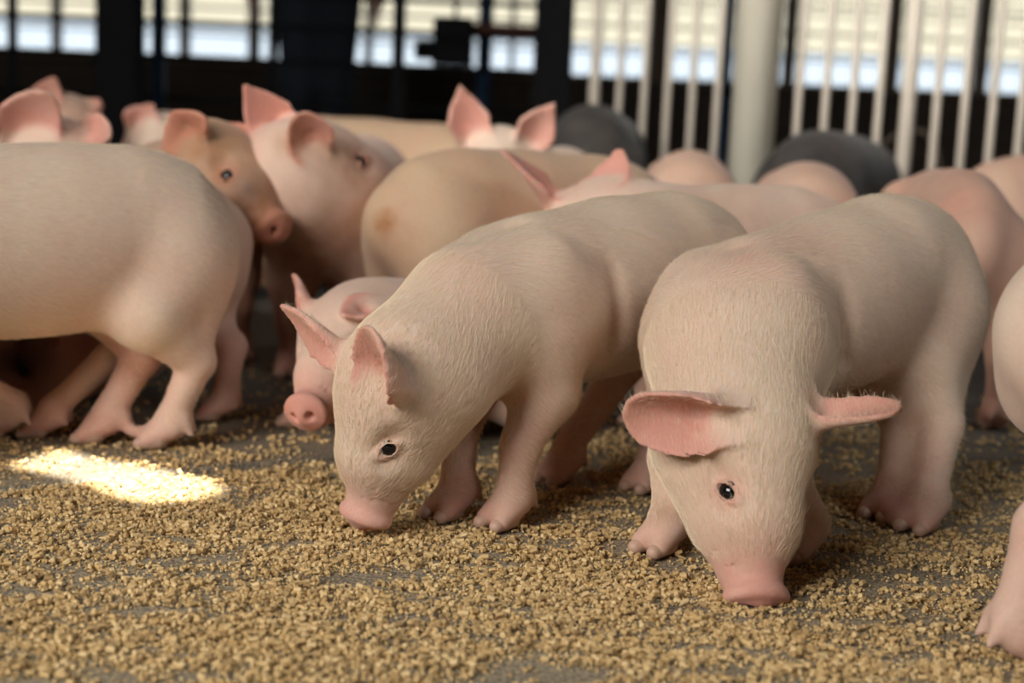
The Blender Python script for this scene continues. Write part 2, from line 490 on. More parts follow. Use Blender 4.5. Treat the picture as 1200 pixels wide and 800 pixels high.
    for key, sg in (('L', 1), ('R', -1)):
        base = HM(sg * .039, -.010, .033)
        e = (ears or {}).get(key)
        if e == 0: continue
        if e is None:
            tip = base + (sg * .75 * l + .35 * h + .62 * u) * .088 * hs; nn = (h * .9 + sg * .5 * l - .1 * u)
            wd, cup, bend, shp = .034 * hs, 1.0, .12, .6
        else:
            tip = L(e[0]); nn = Ld(e[1]); wd = (e[2] if len(e) > 2 else .034) * hs; cup = e[3] if len(e) > 3 else 1.0; bend = e[4] if len(e) > 4 else .1; shp = e[5] if len(e) > 5 else .6
        earp[key] = Ear(base, tip, nn, wd, cup, bend, max(1.0, res / .0032), shp); allp.append(tip)
    allp = np.array(allp)
    lo = allp.min(0) - .10 * s; hi = allp.max(0) + .10 * s; lo[2] = -.006
    Fd = Field(lo, hi, res)
    Fd.add(torso, .05 * s, .05 * s)
    for p_, k in extra: Fd.add(p_, k, k)
    Fd.add(neck, .05 * s, .055 * s)
    if res < .003:                   # hollow between the shoulder blades, fold behind each shoulder
        Fd.cut(Cone(S(0, .150, bz + .088), S(0, .20, bz + .080), .004 * s, .003 * s), .030 * s)
        for sg in (-1, 1): Fd.cut(Cone(S(sg * .080, .085, .26), S(sg * .077, .072, .17), .0035 * s, .0035 * s), .022 * s)
    for key in legs: Fd.add(legs[key], .008 * s, (.018 if key[1] == 'F' else .028) * s)
    hd = hs
    A = np.array([l, h, u])
    H = [Ell(HM(0, -.006, .0), np.array([.050, .056, .054]) * hd, A),
         Cone(HM(0, .02, .008), HM(0, .06, .004), .044 * hd, .036 * hd, l, .96),
         Cone(HM(0, .035, -.002), HM(0, .108, -.009), .038 * hd, .0215 * hd, l, 1.0),
         Cone(HM(0, -.01, -.032), HM(0, .094, -.023), .036 * hd, .014 * hd, l, 1.15)]
    for sg in (-1, 1):
        H.append(Cone(HM(sg * .022, -.004, -.030), HM(sg * .014, .055, -.022), .035 * hd, .024 * hd))
    Fd.add(H, .022 * hd, .045 * s)
    # snout disc with a rim, then nostrils and mouth
    Fd.add(Disc(HM(0, .122, -.008), h, l, .0268 * hd, .0238 * hd, .0052 * hd, .0040 * hd), .004 * hd, .004 * hd)
    Fd.add(Cone(HM(0, .112, -.008), HM(0, .116, -.008), .0195 * hd, .0205 * hd), .006 * hd, .006 * hd)
    for z in (.094, .103):
        pass
    if res < .005:
        for sg in (-1, 1):
            Fd.cut(Ell(HM(sg * .009, .130, -.008), np.array([.0042, .010, .0055]) * hd, A), .002)
            Fd.cut(Cone(HM(sg * .013, .106, -.030), HM(sg * .036, .055, -.034), .0016 * hd, .0016 * hd), .006)
        for yy in (.088, .100):
            Fd.cut(Torus(HM(0, yy, -.008), h, (.0285 - (yy - .088) * .5) * hd, .0006 * hd, u, 1.0), .0035)
    eyes = []
    for sg in (-1, 1):
        en = nrm(l * sg * .80 + h * .26 + u * .50)
        p0 = HM(sg * .012, .044, .006); ps = p0
        for st in np.arange(0, .06 * hd, .0005):
            ps = p0 + en * st; ii = np.round((ps - Fd.lo) / res).astype(int)
            if (ii < 0).any() or (ii >= Fd.n).any() or Fd.D[tuple(ii)] > -.0004: break
        Fd.cut(Ell(ps + en * .006 * hd - h * .004 * hd, np.array([.011, .018, .012]) * hd, np.array([en, h, np.cross(en, h)])), .012 * hd)
        ps = ps - en * .0016 * hd
        ec = ps - en * .0048 * hd
        ea = nrm(h * .75 + u * .62 - en * ((h * .75 + u * .62) @ en)); eb = np.cross(en, ea)
        eyes.append((ec, en))
        if res < .005:
            Fd.add(Torus(ps + en * .0004 * hd, en, .0098 * hd, .0021 * hd, eb, .60), .003, .005 * hd)
            Fd.add(Cone(ps - en * .002 * hd + ea * .006 * hd, ps - en * .001 * hd + ea * .014 * hd, .0030 * hd, .0018 * hd), .003, .007 * hd)
            Fd.cut(Ell(ps + en * .002 * hd, np.array([.006, .0090, .0052]) * hd, np.array([en, ea, eb])), .0015)
    for key, e in earp.items():
        Fd.add(e, .01, .011 * hs)
        if res < .005:
            Fd.cut(Ell(e.b + e.U * .020 * hs + e.Nn * .012 * hs, np.array([.008, .008, .008]) * hs), .008)
    if tail:
        tb = S(0, -.222, .238) if tail is True else None
        if tail is True:
            Fd.add([Cone(S(0, -.205, .236), S(.01, -.245, .222), .012 * s, .008 * s), Cone(S(.01, -.245, .222), S(.022, -.25, .185), .008 * s, .0055 * s), Cone(S(.022, -.25, .185), S(.012, -.262, .165), .0055 * s, .004 * s)], .004, .012)
    Fd.floor(0.0005)
    v, q = Fd.surface()
    v, q = keep_largest(v, q)
    v = relax(v, q, 2 if res < .003 else 1, .5)
    v[:, 2] = np.maximum(v[:, 2], 0.0005)
    me = quads_mesh('body', v, q)
    # colour regions of the animal, plus any shade painted in through spots
    T = np.zeros((len(v), 4), np.float32); T[:, 3] = 1; T[:, 0] = tint
    def blob(c, r, val, ch=0):
        d = np.linalg.norm(v - c, axis=1); f = np.clip(1 - d / r, 0, 1) ** 1.3 * val
        T[:, ch] = np.maximum(T[:, ch], f) if ch else np.clip(T[:, 0] + f, 0, 1)
    blob(HM(0, .130, -.008), .075 * hd, 1.0)
    blob(HM(0, .125, -.008), .030 * hd, .5)
    for ec, en in eyes: blob(ec + en * .006 * hd, .020 * hd, 1.0)
    for key, (Fp, fd, fr) in hooves.items():
        blob(Fp + fd * .01, .075 * s, .75); blob(Fp + np.array([0, 0, .08 * s]), .06 * s, .35)
        blob(Fp + fd * .02, .03 * s, .35, 1)
    blob(S(0, 0, .10), .13 * s, .5); blob(S(0, -.12, .11), .08 * s, .6); blob(S(0, .12, .11), .08 * s, .5)
    for key, e in earp.items():
        sd, uu = e.side(v); dd = np.abs(e.d(v[:, 0], v[:, 1], v[:, 2]))
        m = np.clip(1 - dd / .006, 0, 1) * np.clip(uu * 3 + .3, 0, 1)
        T[:, 0] = np.clip(T[:, 0] + m * np.where(sd > 0, .85, .45), 0, 1)
        T[:, 1] = np.maximum(T[:, 1], m * np.clip((uu - .75) * 2, 0, 1) * .5)
    for c, r, val, ch in spots: blob(L(c), r, val, ch)
    a = me.color_attributes.new('tint', 'FLOAT_COLOR', 'POINT'); a.data.foreach_set('color', T.ravel())
    rt = empty(name, (root[0], root[1], 0), yaw)
    tag(rt, label, 'pig', group)
    link('body', me, mat, rt)
    for ec, en in eyes:
        ball = MBsphere(.0100 * hd, 20, 14); o = link('eye', ball, EYE, rt); o.location = ec - en * .0040 * hd
    if res < .0062:
        for key, (Fp, fd, fr) in hooves.items():
            o = link('hoof', hoof_mesh(), HOOF, rt)
            o.location = Fp; o.scale = (s, s, s); o.rotation_euler = (0, 0, math.atan2(-fd[0], fd[1]))
    if hair:
        HAIR_JOBS.append((rt, v, q, hair, s, np.array([h, u, hc, np.array([hs, 0, 0])]), earp))
    return rt

def MBsphere(r, nu, nv):
    v = [(0, 0, r)]; f = []
    for i in range(1, nv):
        th = math.pi * i / nv
        for j in range(nu):
            ph = 2 * math.pi * j / nu; v.append((r * math.sin(th) * math.cos(ph), r * math.sin(th) * math.sin(ph), r * math.cos(th)))
    v.append((0, 0, -r))
    for j in range(nu): f.append((0, 1 + j, 1 + (j + 1) % nu))
    for i in range(nv - 2):
        for j in range(nu):
            a = 1 + i * nu; b = a + nu; k = (j + 1) % nu; f.append((a + j, b + j, b + k, a + k))
    a = 1 + (nv - 2) * nu
    for j in range(nu): f.append((len(v) - 1, a + (j + 1) % nu, a + j))
    me = bpy.data.meshes.new('eye'); me.from_pydata(v, [], f); me.update()
    me.polygons.foreach_set('use_smooth', [True] * len(me.polygons)); return me

_hoof = None
def hoof_mesh():
    global _hoof
    if _hoof is None:
        Fd = Field((-.032, -.022, -.004), (.032, .044, .034), .0018)
        for t in (-1, 1):
            Fd.add(Cone((t * .0085, .004, .012), (t * .0105, .0235, .0072), .0105, .0068), .003, .003)
        Fd.floor(.0004)
        v, q = Fd.surface(); v = relax(v, q, 1, .4)
        _hoof = quads_mesh('hoof', v, q)
    return _hoof


# ------------------------------------------------------------------ the setting
WALL_Y = 8.0
wall_m = plain('barn_boards', (0.040, 0.026, 0.017), .85, 0, .45, 6, .3)
stud_m = plain('barn_timber', (0.10, 0.065, 0.04), .8, 0, .4, 9, .3)
dark_m = plain('barn_concrete', (0.02, 0.018, 0.017), .9, 0, .3, 5, .2)
steel_m = plain('dark_steel', (0.007, 0.007, 0.008), .8, 0, .3, 20, .1)
steel_m.node_tree.nodes['Principled BSDF'].inputs['Specular IOR Level'].default_value = .15
blue_m = plain('blue_painted_steel', (0.02, 0.045, 0.09), .5, .2, .5, 16, .1)
white_m = plain('white_enamel', (0.74, 0.66, 0.55), .45, 0, .12, 12, .05)
pvc_m = plain('cream_pvc', (0.80, 0.75, 0.61), .42, 0, .08, 6, .05)

def struct(o): o['kind'] = 'structure'; return o
def zrow(px, py, D): return P(px, py, D)[2]

# floor and rubber mats
m, nt_, b = nodes_mat('dusty_rubber')
t = N(nt_, 'ShaderNodeTexCoord')
n1 = N(nt_, 'ShaderNodeTexNoise', Scale=5.0, Detail=6.0, Roughness=.65); n2 = N(nt_, 'ShaderNodeTexNoise', Scale=330.0, Detail=4.0)
mp = N(nt_, 'ShaderNodeMapping'); mp.inputs['Scale'].default_value = (1.0, 2.2, 1); nt_.links.new(t.outputs['Object'], mp.inputs[0])
nt_.links.new(mp.outputs[0], n1.inputs['Vector']); nt_.links.new(t.outputs['Object'], n2.inputs['Vector'])
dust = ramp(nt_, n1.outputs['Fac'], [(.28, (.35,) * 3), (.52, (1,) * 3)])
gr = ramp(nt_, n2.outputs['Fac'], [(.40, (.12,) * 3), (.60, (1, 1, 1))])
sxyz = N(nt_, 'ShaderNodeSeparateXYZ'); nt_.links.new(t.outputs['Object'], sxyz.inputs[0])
md = N(nt_, 'ShaderNodeMapRange'); md.inputs['From Min'].default_value = 1.35; md.inputs['From Max'].default_value = 1.9; md.inputs['To Min'].default_value = 1.0; md.inputs['To Max'].default_value = .25  # darker to the rear: thinner dust plus herd shade put into the colour
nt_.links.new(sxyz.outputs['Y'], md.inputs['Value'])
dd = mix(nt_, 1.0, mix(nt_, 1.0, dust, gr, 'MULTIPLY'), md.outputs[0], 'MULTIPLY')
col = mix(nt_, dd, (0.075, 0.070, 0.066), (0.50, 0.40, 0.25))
nt_.links.new(col, b.inputs['Base Color']); b.inputs['Roughness'].default_value = .8
bp = N(nt_, 'ShaderNodeBump', Strength=.5, Distance=.002); nt_.links.new(n2.outputs['Fac'], bp.inputs['Height']); nt_.links.new(bp.outputs[0], b.inputs['Normal'])
MAT_DUST = m

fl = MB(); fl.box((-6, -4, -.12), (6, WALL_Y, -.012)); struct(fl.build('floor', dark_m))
def mat_slab(name, poly, label):
    n = len(poly); e = .004
    v = [(x, y, -.012) for x, y in poly] + [(x, y, -.003) for x, y in poly]
    cx = sum(p[0] for p in poly) / n; cy = sum(p[1] for p in poly) / n
    for x, y in poly:
        d = math.hypot(cx - x, cy - y); v.append((x + (cx - x) / d * e, y + (cy - y) / d * e, 0))
    f = []
    for k in (0, 1):
        for i in range(n): f.append((k * n + i, k * n + (i + 1) % n, (k + 1) * n + (i + 1) % n, (k + 1) * n + i))
    f.append(tuple(2 * n + i for i in range(n)))
    me = bpy.data.meshes.new(name); me.from_pydata(v, [], f); me.update()
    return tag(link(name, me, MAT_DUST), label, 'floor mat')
a = G(0, 577); b_ = G(380, 540)
dx, dy = b_[0] - a[0], b_[1] - a[1]; sl_ = dy / dx
seam = lambda x, off=0: a[1] + sl_ * (x - a[0]) + off
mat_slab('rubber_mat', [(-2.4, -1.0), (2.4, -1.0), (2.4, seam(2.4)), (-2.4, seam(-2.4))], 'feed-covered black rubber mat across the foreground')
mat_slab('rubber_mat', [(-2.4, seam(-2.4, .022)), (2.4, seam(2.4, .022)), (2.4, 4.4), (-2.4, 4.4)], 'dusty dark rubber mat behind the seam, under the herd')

# rear wall: boards below the long curtain opening
SILL = zrow(600, 84, WALL_Y)
LINT = SILL + 1.05
wb = MB(); wb.box((-6, WALL_Y + .03, -.1), (6, WALL_Y + .10, SILL - .03)); wback = struct(wb.build('wall_back', wall_m))
nb_ = 5
for k in range(nb_):
    z0 = k * (SILL - .03) / nb_; z1 = (k + 1) * (SILL - .03) / nb_ - .012
    for j in range(6):
        x0 = -4.5 + j * 1.5 + (k % 2) * .4; q = MB()
        q.box((x0, WALL_Y - .005 * random.random(), z0), (x0 + 1.49, WALL_Y + .03, z1), .003); q.build('plank', wall_m, wback)
q = MB(); q.box((-6, WALL_Y - .05, SILL - .03), (6, WALL_Y + .12, SILL), .004); q.build('sill', stud_m, wback)
q = MB(); q.box((-6, WALL_Y, LINT), (6, WALL_Y + .1, 2.9)); struct(q.build('wall_back_upper', wall_m))
for px, wpx in ((-35, 14), (67, 8), (217, 10), (298, 12), (432, 8), (600, 6), (700, 8), (772, 22), (1045, 16), (925, 14), (1150, 14), (1240, 14), (1330, 14)):
    c = P(px, 60, WALL_Y + .05); hw = wpx / F * WALL_Y / 2 * 1.0
    q = MB(); q.box((c[0] - hw, WALL_Y, SILL), (c[0] + hw, WALL_Y + .09, LINT), .004); q.build('stud', stud_m, wback)
# side and front walls, roof with the gap that lets the sunbeam in
q = MB(); q.box((-6.1, -4, -.1), (-6, WALL_Y, 2.9)); struct(q.build('wall_left', dark_m))
q = MB(); q.box((6, -4, -.1), (6.1, WALL_Y, 2.9)); struct(q.build('wall_right', dark_m))
q = MB(); q.box((-6, -4.1, -.1), (6, -4, 2.9)); struct(q.build('wall_front', dark_m))
CEIL = 2.85
patch = [(-2, 556), (30, 541), (74, 527), (110, 538), (180, 548), (240, 563), (276, 580), (268, 594), (235, 603), (190, 605), (150, 598), (120, 585), (92, 573), (50, 565)]
pp = [G(x, y) for x, y in patch]
hole = [tuple((p - SUN_DIR * (CEIL / -SUN_DIR[2]))[:2]) if False else tuple((p + SUN_DIR * (CEIL / SUN_DIR[2]))[:2]) for p in pp]
import bmesh
from mathutils.geometry import tessellate_polygon
outer = [(-6.1, -4.1), (6.1, -4.1), (6.1, WALL_Y + .1), (-6.1, WALL_Y + .1)]
co = [Vector((x, y, CEIL)) for x, y in outer] + [Vector((x, y, CEIL)) for x, y in hole]
tr = tessellate_polygon([[c for c in co[:4]], [c for c in co[4:]]])
me = bpy.data.meshes.new('ceiling')
nco = len(co); nh = len(hole)
me.from_pydata([tuple(c) for c in co] + [(c.x, c.y, CEIL + .06) for c in co], [], [tuple(x) for x in tr] + [tuple(i + nco for i in x) for x in tr] + [(4 + i, 4 + (i + 1) % nh, 4 + (i + 1) % nh + nco, 4 + i + nco) for i in range(nh)])
me.update(); struct(link('ceiling', me, dark_m))

# outside: pale yard and the barn across it
yard_m = plain('pale_yard', (0.18, 0.21, 0.245), .9, 0, .08, 2, 0)
q = MB(); q.box((-30, WALL_Y + .3, -.3), (30, 26, -.1)); struct(q.build('yard', yard_m))
sid_m = plain('cream_siding', (0.20, 0.185, 0.14), .8, 0, .08, 2, 0)
nbarn = empty('neighbouring_barn', (0, 24, -.1)); tag(nbarn, 'bright cream-sided building across the yard, seen through the window openings', 'building')
for k in range(10):
    q = MB(); q.box((-14, 0, 1.77 + k * .30), (14, .12 - .02 * (k % 2), 1.77 + k * .30 + .265), .01); q.build('siding_board', sid_m, nbarn)
q = MB(); q.box((-14, .1, 1.7), (14, .2, 4.8)); q.build('frame_wall', wall_m, nbarn)
q = MB(); q.box((-14, -.05, 0), (14, .2, 1.72)); q.build('base_wall', yard_m, nbarn)
for z in (.13, .27, .42, .58):
    q = MB(); q.tube([(-6, WALL_Y + .045, SILL + z), (6, WALL_Y + .045, SILL + z)], .008, 6); q.build('wire', steel_m, wback)

# dark pen of horizontal rails across the left background
PY = 5.0
pen = empty('pen_fence', tuple(P(330, 200, PY) * np.array([1, 1, 0]))); tag(pen, 'dark steel pen fence of horizontal rails across the left background', 'fence')
def post(px, wpx, D, mat_, name, parent, z1=1.5, rnd=False, z0=-.012):
    c = P(px, 60, D); hw = wpx / F * D / 2; q = MB(); O = np.array(parent.location) if parent else np.zeros(3)
    if rnd: q.tube([(c[0] - O[0], c[1] - O[1], z0), (c[0] - O[0], c[1] - O[1], z1)], hw, 20)
    else: q.box((c[0] - hw - O[0], c[1] - hw - O[1], z0), (c[0] + hw - O[0], c[1] + hw - O[1], z1), .003)
    return q.build(name, mat_, parent, rnd)
for px, wpx, m_ in ((15, 10, steel_m), (186, 14, blue_m), (320, 10, steel_m), (467, 14, steel_m)):
    post(px, wpx, PY, m_, 'fence_post', pen)
x0 = P(-60, 60, PY)[0]; x1 = P(640, 60, PY)[0]
for z in (.12, .26, .40, .54, .655, .76, .87):
    q = MB(); q.tube([(x0 - pen.location[0], PY - pen.location[1], z), (x1 - pen.location[0], PY - pen.location[1], z)], .009, 8); q.build('rail', steel_m, pen, True)
for px, wpx, m_, lab, rnd in ((141, 46, steel_m, 'thick dark square barn post at the left of the background', False), (648, 44, steel_m, 'thick dark barn post left of the white gate', False)):
    c = P(px, 60, 4.6); o = empty('barn_post', (c[0], c[1], 0)); tag(o, lab, 'post'); post(px, wpx, 4.6, m_, 'timber', o, CEIL, rnd)
    q = MB(); q.box((-.09, -.09, -.012), (.09, .09, .02), .01); q.build('footing', dark_m, o)
c = P(568, 60, 5.3); o = empty('blue_pole', (c[0], c[1], 0)); tag(o, 'slim dark blue pole behind the pigs, right of the black motor', 'pole'); post(568, 17, 5.3, blue_m, 'shaft', o, CEIL, True)
q = MB(); q.tube([(0, 0, .30), (0, 0, .36)], .034, 16); q.build('clamp', steel_m, o, True)
c = P(853, 60, 5.6); o = empty('blue_pole', (c[0], c[1], 0)); tag(o, 'bright blue pole showing just left of the thick white post', 'pole'); post(853, 13, 5.6, blue_m, 'shaft', o, CEIL, True)
q = MB(); q.tube([(0, 0, .50), (0, 0, .55)], .032, 16); q.build('clamp', steel_m, o, True)
c = P(118, 60, 5.4); o = empty('blue_pole', (c[0], c[1], 0)); tag(o, 'dull blue pole just left of the thick dark barn post', 'pole'); post(118, 12, 5.4, blue_m, 'shaft', o, CEIL, True)
q = MB(); q.tube([(0, 0, .50), (0, 0, .55)], .032, 16); q.build('clamp', steel_m, o, True)

# auger motor hanging on the blue pole
c = P(533, 48, 5.2)
mo = empty('feed_motor', tuple(c)); tag(mo, 'black feed auger motor with control box hung in front of the windows', 'motor')
q = MB(); q.box((-.075, -.06, -.085), (.065, .06, .08), .01); q.build('control_box', steel_m, mo)
q = MB(); q.tube([(-.14, 0, -.035), (-.12, 0, -.035), (-.07, 0, -.035)], [.03, .035, .035], 18); q.build('motor_barrel', steel_m, mo, True)
q = MB(); q.tube([(.06, 0, .045), (.34, 0, .045)], .020, 14); q.build('auger_tube', plain('rusty_tube', (.07, .022, .014), .7), mo, True)
q = MB(); q.tube([(0, 0, .08), (0, 0, 1.9)], .008, 8); q.build('hanger', steel_m, mo, True)

# thick white post and gate of white bars
c = P(885, 100, 3.45); o = empty('barn_post', (c[0], c[1], 0)); tag(o, 'thick round cream-white post in the middle of the white gate', 'post')
q = MB(); q.tube([(0, 0, -.012), (0, 0, CEIL)], 51 / F * 3.45 / 2, 40); q.build('pipe', pvc_m, o, True)
q = MB(); q.tube([(0, 0, -.012), (0, 0, .02), (0, 0, .03)], [.07, .07, .05], 32); q.build('collar', pvc_m, o, True)
def gate(pa, Da, pb, Db, bars, ends, label):
    A = P(pa, 100, Da); B = P(pb, 100, Db)
    g = empty('bar_gate', (A[0], A[1], 0)); tag(g, label, 'gate')
    d = (B - A) * np.array([1, 1, 0])
    for k, px in enumerate(bars):
        ray = P(px, 100, 1.0); # intersection of the sight line with the gate plane
        tt = (A[0] * 1.0 - ray[0] * A[1]) / (ray[0] * d[1] - d[0])
        p = d * tt
        wide = px in ends
        q = MB(); q.tube([(p[0], p[1], .05), (p[0], p[1], 1.02)], .0175 if px == 1066 else (.0145 if wide else .0092), 12)
        q.build('end_post' if wide else 'bar', white_m, g, True)
    for z in (.05, 1.02):
        q = MB(); q.tube([(0, 0, z), (d[0], d[1], z)], .014, 12); q.build('rail', white_m, g, True)
gate(697, 4.05, 846, 3.75, [697, 726.5, 755.5, 783, 812, 841.5], [697], 'white barred gate section left of the thick cream post')
gate(930, 3.5, 1250, 3.15, [937, 969, 1001, 1032, 1066, 1100, 1133, 1166, 1200, 1234], [1066], 'white barred gate section right of the thick cream post')

# drooping cable behind the gate
q = MB(); pts = [P(1005, 200, 3.75), P(1015, 185, 3.75), P(1035, 168, 3.75), P(1062, 150, 3.75), P(1085, 155, 3.75), P(1098, 175, 3.75), P(1105, 210, 3.75), P(1108, 380, 3.75)]
o = q.tube(pts, .005, 8).build('cable', plain('old_cable', (.12, .09, .065), .8), None, True); tag(o, 'thin drooping brown cable looped behind the right gate bars', 'cable')
# red feeder lid at right
c = G(1200, 385)
fe = empty('feeder', (c[0], c[1], 0)); tag(fe, 'dark red feeder pan showing behind the piglet at the right edge', 'feeder')
q = MB(); q.tube([(0, 0, 0), (0, 0, .02), (0, 0, .09), (0, 0, .1)], [.08, .1, .13, .128], 28); q.build('pan', plain('red_plastic', (.22, .03, .015), .5), fe, True)
q = MB(); q.tube([(0, 0, .1), (0, 0, .14), (0, 0, .17)], [.05, .035, .03], 20); q.build('feed_tube', steel_m, fe, True)

# ------------------------------------------------------------------ stockman
JEANS = plain('dark_denim', (0.012, 0.018, 0.028), .9, 0, .4, 60, .3)
SHIRT = plain('dark_jacket', (0.015, 0.02, 0.026), .9, 0, .3, 40, .3)
FLESH = plain('skin_tone', (.5, .3, .2), .5, 0, .1, 30, .05)
def person():
    c = P(372, 60, 5.7); o = empty('person', (c[0], c[1], -.012)); tag(o, 'person in dark jeans standing in the background pen, seen from the legs to hips', 'person')
    Fd = Field((-.5, -.3, 0), (.5, .3, 1.85), .016)
    for sg in (-1, 1):
        Fd.add([Cone((sg * .08, 0, .92), (sg * .07, .01, .50), .095, .07), Cone((sg * .07, .01, .50), (sg * .085, -.01, .10), .062, .045), Cone((sg * .085, -.01, .05), (sg * .10, -.17, .04), .045, .035)], .03, .03)
        Fd.add([Cone((sg * .18, 0, 1.42), (sg * .25, .02, 1.12), .055, .042), Cone((sg * .25, .02, 1.12), (sg * .24, -.08, .88), .042, .028)], .03, .03)
        Fd.add([Cone((sg * .24, -.08, .88), (sg * .24, -.10, .80), .028, .026)], .02, .02)
        for k in range(4): Fd.add([Cone((sg * .24, -.12 + .02 * k, .81), (sg * .235, -.13 + .022 * k, .72), .011, .009)], .01, .008)
        Fd.add([Cone((sg * .23, -.12, .84), (sg * .20, -.14, .78), .011, .009)], .01, .008)
    Fd.add([Cone((0, 0, .95), (0, 0, 1.15), .13, .12, (0, 1, 0), .75), Cone((0, 0, 1.15), (0, 0, 1.38), .13, .15, (0, 1, 0), .7), Cone((-.12, 0, 1.43), (.12, 0, 1.43), .06, .06)], .06, .06)
    Fd.add([Cone((0, 0, 1.45), (0, -.01, 1.58), .055, .05)], .02, .03)
    Fd.add([Ell((0, -.015, 1.68), (.075, .095, .115)), Cone((0, -.10, 1.69), (0, -.122, 1.655), .010, .014), Cone((-.076, 0, 1.68), (.076, 0, 1.68), .018, .018)], .015, .02)
    v, q = Fd.surface(); v, q = keep_largest(v, q)
    me = quads_mesh('body', v, q); b = link('body', me, FLESH, o)
    me.materials.append(JEANS); me.materials.append(SHIRT)
    cz = v[q].mean(1); mi = np.where(cz[:, 2] < .98, 1, np.where(cz[:, 2] < 1.50, 2, 0)); mi[(cz[:, 2] < .90) & (np.abs(cz[:, 0]) > .19)] = 0
    me.polygons.foreach_set('material_index', mi.astype(np.int32))
person()


# ------------------------------------------------------------------ the piglets
# the two nearest, heads down in the feed
pig('white piglet in the centre sniffing the scattered feed, snout on the floor', (.095, 1.50), (-.68, -.73), 1.0, .0025, bz=.200,
    spine=[(-.180, .214, .044), (-.150, .226, .060), (-.09, .229, .068), (0, .220, .072), (.09, .206, .070), (.15, .198, .064)],
    head=dict(c=P(470, 452, 1.27), snout=G(415, 618, .012), up=(-.74, -.66, .12)),
    feet=dict(LF=G(592, 618), RF=G(527, 608), LH=G(757, 575), RH=G(655, 566)),
    ears=dict(L=(P(439, 383, 1.18), (-.7, -.65, .25), .031, 1.1, .05, -.2), R=(P(331, 353, 1.30), (-.5, -.6, -.6), .025, .8, .05, .9)),
    spots=[(P(592, 560, 1.30), .020, 1.3, 1), (P(560, 330, 1.3), .07, .25, 0)], hair=60000)
pig('white piglet right of centre with its face down in the feed and ears spread wide', (.305, 1.425), (-.70, -.71), 1.03, .0025, bz=.188,
    spine=[(-.180, .218, .046), (-.150, .232, .060), (-.09, .233, .064), (0, .214, .066), (.09, .194, .065), (.15, .184, .060)],
    head=dict(c=P(872, 520, 1.205), snout=G(892, 692, .012), up=(.40, -.88, .25)), hs=1.08,
    spots=[(P(873, 300, 1.29), .09, .5, 0), (P(940, 270, 1.36), .07, .35, 0), (P(775, 598, 1.25), .022, .8, 1), (P(1063, 522, 1.35), .04, .7, 1), (P(870, 655, 1.15), .03, .5, 1)],
    feet=dict(RF=G(775, 648), LF=G(935, 655), LH=G(1080, 622), RH=G(1037, 608)),
    ears=dict(R=(P(731, 484, 1.17), (-.30, -.9, -.25), .026, 1.6, .02, -.6), L=(P(1058, 490, 1.17), (.1, -.3, 1.0), .022, .7, .12, -.5)),
    hair=60000)
pig('cream piglet side on at the left edge, its hind legs beside the sunlit patch', (-.505, 1.54), (-.79, -.61), 1.08, .0031,
    feet=dict(LH=G(192, 526), RH=G(118, 520), RF=G(2, 514), LF=(-.68, 1.34, 0), LH_dir=(-1, -.1, 0), RH_dir=(-1, -.1, 0), RF_dir=(-1, -.1, 0)),
    head=dict(c=(-.80, 1.22, .20), snout=(-.88, 1.19, .09), up=(-.5, -.4, .8)), hair=30000, tail=False, ln=.86, spots=[(P(155, 433, 1.60), .028, 1.5, 1)])
pig('close cream piglet cut by the right edge, only its rump and hind leg in view', (.62, 1.10), (.99, .10), 1.12, .0032, tail=False, hock=.012,
    feet=dict(RH=G(1203, 782), LH=(.60, 1.17, 0), RH_dir=(1, 0, 0)))
pig('small piglet lying behind the sniffing one, its pink snout disc facing left', (-.075, 1.69), (-.77, -.64), .92, .003, ln=.8,
    zoff=-.09, head=dict(c=P(412, 408, 1.56), snout=P(362, 468, 1.47), up=(-.1, .2, 1)), hs=.95,
    ears=dict(L=(P(400, 372, 1.50), (-.5, -.8, .3), .024, .9, .05), R=(P(346, 318, 1.62), (-.5, -.6, -.5), .024, .9, .05, .9)),
    feet=dict(RF=G(350, 500), LF=G(420, 520), RF_dir=(-1, -.1, 0), LF_dir=(-1, -.1, 0)), tint=.12)
pig('piglet hidden behind the left cream piglet, only its rump and hind legs showing', (-.53, 1.73), (-.84, -.54), .98, .0052,
    feet=dict(RH=G(255, 494), LH=G(52, 514), RH_dir=(-1, 0, 0), LH_dir=(-1, 0, 0)), head=dict(c=(-.83, 1.42, .16), snout=(-.89, 1.38, .05), up=(-.5, -.4, .8)), tint=.2, tail=False)
pig('pink piglet lying on the floor, seen under the belly of the left piglet', (-.66, 1.92), (-1, -.1), .95, .005,
    zoff=-.115, tint=.25, mat=SKIN_PINK, head=dict(c=P(20, 432, 1.80), snout=P(5, 480, 1.72), up=(-.5, -.3, 1)), spots=[(P(20, 425, 1.75), .07, 1.0, 2)],
    feet=dict(LF=(-.84, 1.86, 0), LH=(-.54, 1.84, 0)))
pig('mottled brown piglet with a drooping ear, looking over the left piglet rump', (-.53, 2.30), (.45, -.90), 1.05, .0042, mat=SKIN_TAN,
    head=dict(c=P(252, 200, 1.95), snout=P(324, 260, 1.88), up=(.35, -.1, .9)), tint=.2, hs=1.1,
    ears=dict(R=(P(203, 128, 1.90), (-.1, -.9, -.3), .036, .9, .1), L=(P(262, 148, 2.03), (.3, -.8, .1), .02, .9, .1)),
    spots=[(P(245, 190, 1.90), .10, 1.0, 1), (P(300, 245, 1.88), .08, 1.2, 1), (P(290, 222, 1.87), .06, .7, 2), (P(258, 175, 1.92), .05, .4, 2)])
